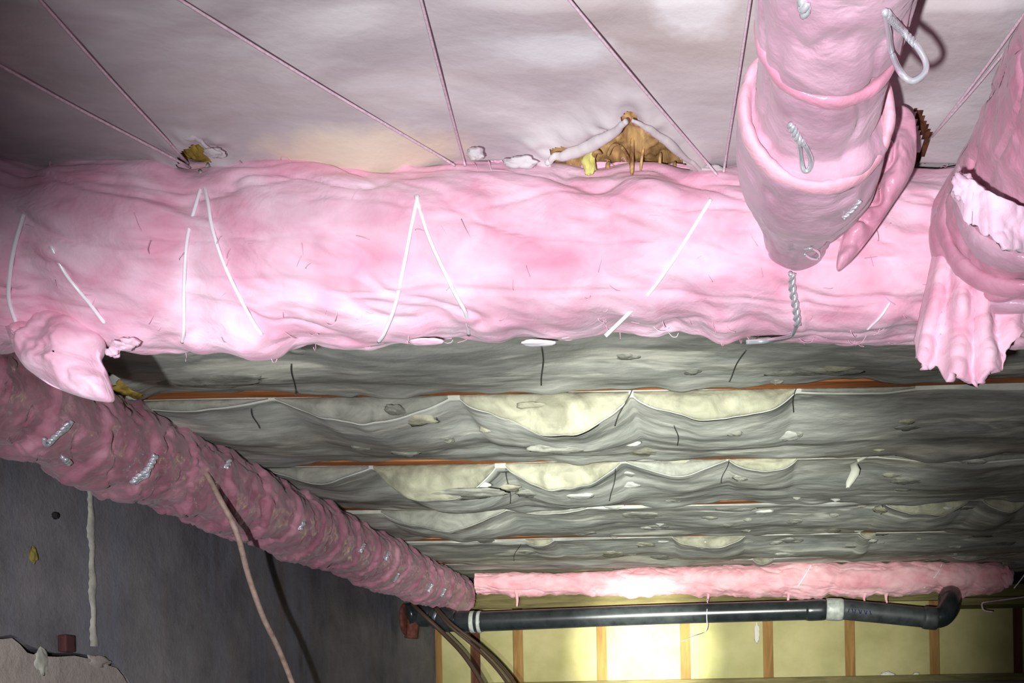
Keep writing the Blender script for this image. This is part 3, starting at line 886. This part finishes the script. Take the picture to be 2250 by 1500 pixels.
# branch overhead, coming towards the camera -----------------------------------------------
BX, BZ = 0.095, 0.566
br = empty('branch_pipe', (BX, 0.9, BZ - 0.07))
tag(br, 'film-wrapped pink branch pipe with stepped collars pinned by steel wire loops', 'pipe')
B0 = 0.30
def br_r(s, th):
    y = s + B0
    cx, cz = np.cos(th) * .066, np.sin(th) * .066
    w = 0.018 * fbm(th * 0.0 + cx * 10, cz * 10, 0 * y, 2, 3)
    yy = y + w - 0.10 * cx
    r = 0.064 + 0 * y
    r = r - 0.006 * smooth(0.845, 0.855, yy)                      # near collar ends
    r = r + 0.016 * smooth(0.955, 0.975, yy) - 0.006 * smooth(1.06, 1.12, yy)   # outer collar with its rim facing the camera
    r = r + 0.003 * fbm(y * 6, cx * 18, cz * 18, 2, 1) - 0.003 * creases(y * 7, cx * 14, cz * 14, 2, 0.10)
    r = r + 0.0012 * fbm(y * 30, cx * 40, cz * 40, 2, 7)
    end = smooth(1.07, 1.25, y)
    return r * (1 - (0.42 - 0.22 * np.sin(th)) * end)
bw, BR_BVH = wrap('film_wrap', (BX, B0, BZ), (0, 1, 0), (1, 0, 0), (0, 0, 1), 1.0, 420, 130, br_r, M['film_grey'], br)
def hoop(name, cx, cy, cz, R, tr, ty, mat, parent, seed, tilt=0.0):
    th = np.linspace(0, 2 * math.pi, 120, endpoint=False); ps = np.linspace(0, 2 * math.pi, 18, endpoint=False)
    TH, PS = np.meshgrid(th, ps, indexing='ij')
    k = 1 + 0.25 * fbm(np.cos(TH) * 3 + seed, np.sin(TH) * 3, 0 * TH, 3, seed)
    R_ = R + tr * k * np.cos(PS)
    Vh = np.stack([cx + R_ * np.cos(TH), cy + ty * k * np.sin(PS) + tilt * np.cos(TH), cz + R_ * np.sin(TH)], -1)
    Vh = np.concatenate([Vh, Vh[:1]], 0)
    return np_mesh(name, Vh, grid_faces(121, 18, True), mat, parent)
hoop('wool_rim', BX, 0.972, BZ, 0.069, 0.0060, 0.012, M['rim'], br, 3, 0.008)
hoop('wool_rim', BX, 0.852, BZ, 0.059, 0.004, 0.006, M['film'], br, 4, 0.006)

leaf('wool_sleeve', [(1968, 238), (2004, 250), (2014, 320), (2004, 380), (1960, 450), (1912, 520), (1862, 580), (1838, 590), (1850, 520), (1885, 430), (1930, 350)], 1.12, 0.016, M['film'], br, 91, 0.03, 34, 0.008)
# second branch at the right edge -------------------------------------------------------------
RX, RZ, RR = 0.362, 0.572, 0.098
rb = empty('branch_pipe', (RX, 0.9, RZ - RR))
tag(rb, 'torn pink branch pipe wrap hanging open at the right edge', 'pipe')
R0_ = 0.35
def rb_r(s, th):
    y = s + R0_
    cx, cz = np.cos(th) * RR, np.sin(th) * RR
    yy = y + 0.03 * fbm(cx * 9, cz * 9, 0 * y, 2, 3)
    r = RR - 0.006 * smooth(1.12, 1.14, yy) + 0.010 * smooth(1.19, 1.21, yy) - 0.008 * smooth(1.24, 1.27, yy)
    r = r + 0.008 * fbm(y * 5, cx * 12, cz * 12, 3, 1) - 0.008 * creases(y * 6, cx * 11, cz * 11, 2, 0.09) + 0.003 * fbm(y * 22, cx * 30, cz * 30, 3, 7)
    return r
rw, RB_BVH = wrap('film_wrap', (RX, R0_, RZ), (0, 1, 0), (1, 0, 0), (0, 0, 1), 0.95, 380, 130, rb_r, M['film'], rb)
def ruffle(name, top_px, bot_px, d0, d1, waves, amp, mat, parent, seed, thick=0.010, n=150, m_=60, ragged=8.0):
    """hanging sheet between two edges, gathered into folds, with a ragged lower edge"""
    tp = catmull([np.array([a, b, 0.0]) for a, b in top_px], 12); bp = catmull([np.array([a, b, 0.0]) for a, b in bot_px], 12)
    u = np.linspace(0, 1, n)
    T = np.stack([np.interp(u, np.linspace(0, 1, len(tp)), tp[:, k]) for k in (0, 1)], -1)
    B = np.stack([np.interp(u, np.linspace(0, 1, len(bp)), bp[:, k]) for k in (0, 1)], -1)
    B[:, 1] += ragged * fbm(u * 14, 0 * u, 0 * u + seed, 3, seed)
    v = np.linspace(0, 1, m_)
    Vr = np.zeros((n, m_, 3))
    for i_ in range(n):
        for j_ in range(m_):
            px, py = T[i_] + (B[i_] - T[i_]) * v[j_]
            ph = waves * u[i_] * 2 * math.pi + 1.2 * math.sin(5 * u[i_] + seed)
            d = d0 + (d1 - d0) * v[j_] - amp * (0.3 + 0.7 * v[j_]) * math.sin(ph + 0.8 * v[j_]) - 0.03 * math.sin(math.pi * u[i_])
            Vr[i_, j_] = P(px, py, d)
    Vr[..., 1] += 0.006 * fbm(Vr[..., 0] * 40, Vr[..., 2] * 40, 0 * Vr[..., 0], 3, seed + 3)
    o = np_mesh(name, Vr, grid_faces(n, m_), mat, parent)
    so = o.modifiers.new('thickness', 'SOLIDIFY'); so.thickness = thick; so.offset = 0
    return o
ruffle('torn_lining', [(2112, 380), (2150, 395), (2205, 440), (2300, 480)], [(2094, 432), (2145, 500), (2215, 540), (2310, 560)], 0.985, 1.0, 1.6, 0.006, M['lining'], rb, 61, 0.006, 90, 30)
ruffle('torn_skirt', [(2075, 470), (2100, 520), (2140, 560), (2190, 610), (2290, 640)], [(2016, 745), (2030, 800), (2085, 824), (2130, 834), (2176, 828), (2200, 785), (2245, 742), (2300, 715)], 1.235, 1.255, 3.6, 0.010, M['pink'], rb, 67, 0.010, 150, 60, 17.0)
for i, (yy, R_, tr, ty, tl, mt) in enumerate([(1.045, 0.093, .007, .016, -.05, 'film'), (1.10, 0.094, .008, .018, -.04, 'film_grey'), (1.155, 0.097, .008, .016, -.05, 'film'), (1.205, 0.099, .009, .016, -.03, 'film_grey')]):
    hoop('film_fold', RX, yy, RZ, R_, tr, ty, M[mt], rb, 20 + i, tl)
blob('white_fluff', P(2118, 410, 0.975), .010, .008, .012, M['lining'], rb, 71, 0.4, 16)

# steel wire ties, and wire bits as film glints ------------------------------------------------------------------------------
def tie(pix, bv, off, rad, parent, pitch=0.010, fallback=1.0, twist=True):
    pts = drape(pix, bv, off, fallback)
    if twist: tubes('wire_tie_and_glint', twisted(pts, rad * 0.75, pitch), rad, M['wire'], parent, 7)
    else: tubes('wire_tie_and_glint', [catmull(pts, 10)], rad, M['wire'], parent, 8)
tie([(1945, 26), (1952, 70), (1960, 118), (1980, 160), (2004, 178), (2030, 162), (2034, 136), (2014, 100), (1985, 70), (1950, 28)], BR_BVH, 0.010, 0.0026, br, 0, .8, False)
tie([(1948, 34), (1966, 50), (1985, 70), (2014, 100)], BR_BVH, 0.011, 0.0018, br, 0.010, .8)
tie([(1736, 272), (1748, 296), (1756, 318), (1760, 350), (1766, 374), (1778, 372), (1782, 350), (1772, 326), (1760, 308)], BR_BVH, 0.006, 0.0024, br, 0, 1.0, False)
tie([(1738, 276), (1750, 300), (1764, 318)], BR_BVH, 0.006, 0.0024, br, 0.012, 1.0)
tie([(1768, 548), (1786, 546), (1799, 556), (1796, 568), (1780, 566), (1768, 558)], BR_BVH, 0.006, 0.0017, br, 0, 1.2, False)
tie([(1766, 6), (1768, 28)], BR_BVH, 0.005, 0.003, br, 0.012, .75)
tie([(1740, 600), (1740, 630), (1746, 665), (1750, 690), (1752, 715)], MAIN_BVH, 0.012, 0.0030, main, 0.020, 1.2)
tie([(1752, 712), (1735, 738), (1690, 748), (1640, 752)], MAIN_BVH, 0.006, 0.003, main, 0, 1.25, False)
tie([(1890, 440), (1872, 462), (1852, 480)], BR_BVH, 0.004, 0.0016, br, 0.012, 1.15)
tie([(158, 925), (146, 942), (128, 956), (108, 976), (98, 975), (97, 962)], LEFT_BVH, 0.008, 0.0038, left, 0, 2.0, False)
tie([(152, 930), (130, 952), (106, 972)], LEFT_BVH, 0.010, 0.0030, left, 0.022, 2.0)
tie([(342, 1000), (330, 1022), (318, 1038), (300, 1050), (290, 1060)], LEFT_BVH, 0.010, 0.0042, left, 0.022, 2.2)
tie([(326, 1030), (324, 1046), (310, 1052), (296, 1062), (294, 1052)], LEFT_BVH, 0.010, 0.0036, left, 0, 2.2, False)
tie([(140, 1006), (152, 1018)], LEFT_BVH, 0.010, 0.0042, left, 0.03, 2.0)
for (px, py) in [(500, 1020), (850, 1222), (795, 1205), (945, 1292), (973, 1302), (870, 1268), (662, 1155)]:  # twisted bits modelled in place of highlight specks on the film
    tie([(px + 5, py - 9), (px + 1, py), (px - 4, py + 8)], LEFT_BVH, 0.008, 0.0042, left, 0.03, 4.0)

# ------------------------------------------------------------------ twines from the pink wrap to the near joist
def twine(a, b, ext, label, g1=0.026, rad=0.0016):
    A = drape([a], MAIN_BVH, 0.002, 1.285)[0]
    pts = []
    for t in np.linspace(0.10, ext, 9):
        r = ray(a[0] + (b[0] - a[0]) * t, a[1] + (b[1] - a[1]) * t).normalized()
        hit = None
        for k in (1, 0):
            h = BATT_BVH[k].ray_cast(Vector((0, 0, 0)), r)
            if h[0] is not None: hit = h[0]; break
        if hit is None: hit = r * (0.67 / r.z)
        pts.append(hit - r * (0.008 + g1 * min(1, t * 1.6)))
    # a taut straight string: least-squares line through the samples, then the knot on the wrap
    Q = np.array([np.array(p) for p in pts]); c = Q.mean(0)
    dirv = np.linalg.svd(Q - c)[2][0]
    ts = (Q - c) @ dirv
    L0_, L1_ = c + dirv * ts[0], c + dirv * ts[-1]
    cc = catmull([A, L0_, (L0_ + L1_) / 2 + np.array([0, 0, -0.002]), L1_], 10)
    tag(tubes('hanging_twine', [cc], rad, M['twine'], None, 7), label, 'twine', 'twines tied from the pink wrap to the joist')
twine((418, 368), (0, 142), 1.25, 'lower of two pale twines fanning to the upper left corner')
twine((414, 360), (88, 0), 1.2, 'steeper of two pale twines fanning to the upper left corner')
twine((1000, 364), (398, 0), 1.2, 'long faint twine slanting over the dim upper left batt')
twine((1022, 364), (925, 0), 1.2, 'nearly upright twine above the middle of the pink wrap')
twine((1576, 385), (1252, 0), 1.2, 'slanting twine passing right above the torn golden hole')
twine((1590, 378), (1648, 0), 1.2, 'nearly upright twine just left of the film-wrapped branch pipe')
twine((2050, 300), (2250, 30), 1.2, 'pale twine between the two branch pipes at upper right')
twine((2040, 310), (2225, 90), 1.3, 'fainter twine beside the twine between the branch pipes')

# ------------------------------------------------------------------ black drain pipe by the far wall
PYD = 4.70
dp = empty('drain_pipe', (0, PYD, 0.40))
tag(dp, 'black plastic drain pipe with pale bands below the far pink wrap', 'pipe')
pr = 0.046
def pp(px, py, d=PYD): return np.array(P(px, py, d))
tubes('pipe_run', [catmull([pp(985, 1366), pp(1060, 1365), pp(1440, 1350), pp(1840, 1338)], 6)], pr, M['pipe'], dp, 24)
tubes('pipe_run', [catmull([pp(1845, 1338), pp(1940, 1347), pp(2040, 1357)], 6)], pr * 1.02, M['pipe_dusty'], dp, 24)
def ring(name, a, b, r, mat, sides=28):
    a, b = np.array(a), np.array(b)
    L_ = np.linspace(0, 1, 9)
    rr = r * np.array([.93, .985, 1, 1, 1, 1, 1, .985, .93])
    return tubes(name, [a + (b - a) * t for t in [L_[:, None]]] if False else [np.array([a + (b - a) * t for t in L_])], rr, mat, dp, sides)
ring('band', pp(1034, 1366), pp(1044, 1366), pr * 1.12, M['band'])
ring('band', pp(1050, 1366), pp(1058, 1366), pr * 1.12, M['band'])
ring('coupling', pp(1000, 1366), pp(1064, 1365), pr * 1.06, M['pipe'])
ring('coupling', pp(1770, 1341), pp(1815, 1339), pr * 1.07, M['pipe'])
ring('band', pp(1815, 1338), pp(1852, 1339), pr * 1.14, M['band'])
ring('hub', pp(2028, 1356), pp(2060, 1359), pr * 1.16, M['pipe_dusty'])
elb = catmull([pp(2050, 1358), pp(2072, 1352, PYD), pp(2085, 1333, PYD + .02), pp(2088, 1314, PYD + .08), pp(2088, 1300, PYD + .16)], 8)
tubes('elbow', [elb], pr * 1.08, M['pipe'], dp, 24)
ring('hub', pp(2086, 1324, PYD + .05), pp(2088, 1308, PYD + .11), pr * 1.17, M['pipe'])
le = catmull([pp(992, 1366), pp(960, 1352), pp(925, 1346), pp(893, 1350, 4.66)], 8)
tubes('elbow', [le], pr * 1.06, M['pipe'], dp, 24)
ring('hub', pp(962, 1354), pp(995, 1366), pr * 1.2, M['pipe'])
ring('hub', pp(905, 1350), pp(950, 1351), pr * 1.2, M['pipe'])
ring('clamp', pp(957, 1353), pp(966, 1356), pr * 1.25, M['clamp'])
q = pp(892, 1360, 4.66)
ring('flange', q + np.array([-.01, 0, 0]), q + np.array([.006, 0, 0]), pr * 1.55, M['rust'])
tubes('drain_leg', [catmull([pp(908, 1356, 4.68), pp(905, 1380, 4.68), pp(903, 1402, 4.68)], 6)], pr * 0.62, M['rust'], dp, 14)
# illegible blue print on the dusty length
for i, (px, h) in enumerate([(1866, 7), (1872, 9), (1880, 8), (1887, 9), (1893, 7), (1899, 9), (1905, 8), (1911, 9)]):
    yb = 1341 + (px - 1866) * 0.11
    a = pp(px, yb - h * .5, PYD - pr * 1.02); b = pp(px + (3 if i % 2 else -2), yb + h * .5, PYD - pr * 1.025)
    tubes('blue_print', [np.array([a, (a + b) / 2 + [0, -0.0005, 0], b])], 0.0024, M['ink'], dp, 5)

# ------------------------------------------------------------------ cables
tag(tubes('cable', [catmull([P(436, 1004, 2.52), P(448, 1030, 2.40), P(480, 1090, 2.38), P(520, 1170, 2.40), P(545, 1262, 2.46), P(578, 1355, 2.52), P(615, 1432, 2.60), P(655, 1535, 2.68), P(700, 1660, 2.75)], 10)],
          0.0068, M['cable'], None, 8), 'tan cable hanging over the rose pipe wrap in front of the left wall', 'cable')
tag(tubes('cable', [catmull([P(905, 1325, 4.5), P(930, 1350, 4.45), P(975, 1392, 4.45), P(1020, 1440, 4.4), P(1062, 1505, 4.35), P(1110, 1600, 4.3)], 8)], 0.010, M['cable_dark'], None, 8),
    'leftmost dark brown cable drooping from the pipe elbow', 'cable')
tag(tubes('cable', [catmull([P(955, 1336, 4.5), P(985, 1372, 4.45), P(1040, 1418, 4.45), P(1085, 1462, 4.4), P(1122, 1512, 4.35), P(1170, 1600, 4.3)], 8)], 0.007, M['cable_dark'], None, 8),
    'lower of the paired dark cables crossing the corner of the far wall', 'cable')
tag(tubes('cable', [catmull([P(958, 1334, 4.52), P(992, 1370, 4.47), P(1052, 1416, 4.47), P(1100, 1462, 4.42), P(1138, 1512, 4.37), P(1190, 1600, 4.3)], 8)], 0.007, M['cable_dark'], None, 8),
    'upper of the paired dark cables crossing the corner of the far wall', 'cable')
tag(tubes('thin_wire_end', [catmull([P(2258, 1310, 4.85), P(2200, 1318, 4.85), P(2168, 1322, 4.80), P(2158, 1326, 4.8), P(2162, 1340, 4.8), P(2182, 1344, 4.8)], 8)], 0.004, M['twine'], None, 6),
    'thin pale wire curling below the right end of the far wrap', 'wire')
tag(box('ledge_board', P(2105, 1320, 5.05).x, P(2500, 1320, 5.05).x, 5.0, 5.2, P(2180, 1330, 5.05).z, P(2180, 1314, 5.05).z, M['plate'], None, 0.003),
    'olive wooden board under the right end of the far wrap', 'board')

# ------------------------------------------------------------------ marks and bits on the left wall
def wall_strip(name, pix_c, widths, mat, label, cat, thick):
    Vv_ = []
    for (px, py), w in zip(pix_c, widths):
        c = wallpt(px, py)
        for dy, dx in ((-w, 0.0), (-w * .5, thick), (w * .5, thick), (w, 0.0)):
            Vv_.append((XL + 0.001 + dx, c.y + dy, c.z))
    n = len(pix_c)
    o = np_mesh(name, Vv_, grid_faces(n, 4), mat)
    return tag(o, label, cat)
ys = np.linspace(1062, 1420, 40)
wall_strip('mineral_streak', [(197 + (y - 1062) / 358 * 8 + 1.2 * math.sin(y * .09), y) for y in ys], [0.012 + 0.003 * math.sin(y * .05) + .002 * math.sin(y * .31) for y in ys], M['streak'],
           'pale vertical mineral drip on the left wall', 'drip', 0.004)
a, b = wallpt(128, 1440), wallpt(140, 1396)
tag(box('form_peg', XL + 0.002, XL + 0.022, a.y - 0.006, a.y + 0.026, a.z + 0.008, b.z, M['peg'], None, 0.003), 'dark red wooden peg standing on the crack in the left wall', 'peg')
for (px, py, w, h, mt, nm, lab, cat) in [(70, 1218, .010, .016, 'ochre', 'ochre_spot', 'small ochre spot on the left wall', 'spot'), (118, 1133, .010, .008, 'backing', 'wall_pit', 'small dark pit in the left wall', 'pit'),
                                    (86, 1458, .024, .028, 'streak', 'plaster_lump', 'pale plaster lump below the crack', 'lump'), (212, 1452, .04, .014, 'concrete_pale', 'crumbled_lip', 'crumbled pale lip of the crack below the mineral drip', 'rubble')]:
    c = wallpt(px, py); sd += 1
    tag(blob(nm, (XL + 0.004, c.y, c.z), .006, w, h, M[mt], None, sd, .4, 12), lab, cat)

# ------------------------------------------------------------------ small loose things
tag(np_mesh('dangling_strip', np.array([[np.array(P(a, b, dd)) + np.array([w, 0, 0]) for w in (-wd, wd * .2, wd)] for a, b, wd, dd in
    [(1885, 1012, .006, 2.86), (1876, 1020, .010, 2.82), (1880, 1032, .012, 2.80), (1876, 1044, .013, 2.80), (1868, 1058, .011, 2.80), (1862, 1072, .004, 2.80)]]) +
    np.array([0, -0.012, 0])[None, None] * np.array([0, 1, 0])[None, :, None], grid_faces(6, 3), M['strip']), 'pale grey paper strip dangling from the second row of batts', 'strip')
tag(tubes('loose_thread', [catmull([P(1921, 992, 2.86), P(1900, 1004, 2.84), P(1884, 1012, 2.83)], 5)], 0.005, M['strip'], None, 6), 'short pale thread holding the dangling strip', 'thread')
for i, (px, py, a, c) in enumerate([(1952, 1488, .030, .011), (2012, 1490, .018, .008), (1940, 1490, .014, .007)]):
    p = P(px, py, YF - 0.02)
    tag(blob('crumb', (p.x, YF - 0.03, ZB + c * 0.7), a, .014, c, M['crumb'], None, 500 + i, .5, 12),
        ['largest white crumb on the far sill', 'right-hand white crumb on the far sill', 'leftmost white crumb on the far sill'][i], 'crumb', 'crumbs on the far sill')
tag(tubes('cobweb_thread', [catmull([P(1555, 1316, 4.72), P(1553, 1350, 4.64), P(1551, 1386, 4.70), P(1524, 1398, 5.0), P(1494, 1410, YF - 0.003)], 8)], 0.002, M['twine_white'], None, 5), 'white cobweb thread stretched from the drain pipe to the lit far wall', 'cobweb')
tag(blob('paper_shred', P(1663, 1392, YF - .02), .014, .006, .05, M['crumb'], None, 531, .25, 14), 'pale shred stuck on the far wall beside the bright spot', 'shred')
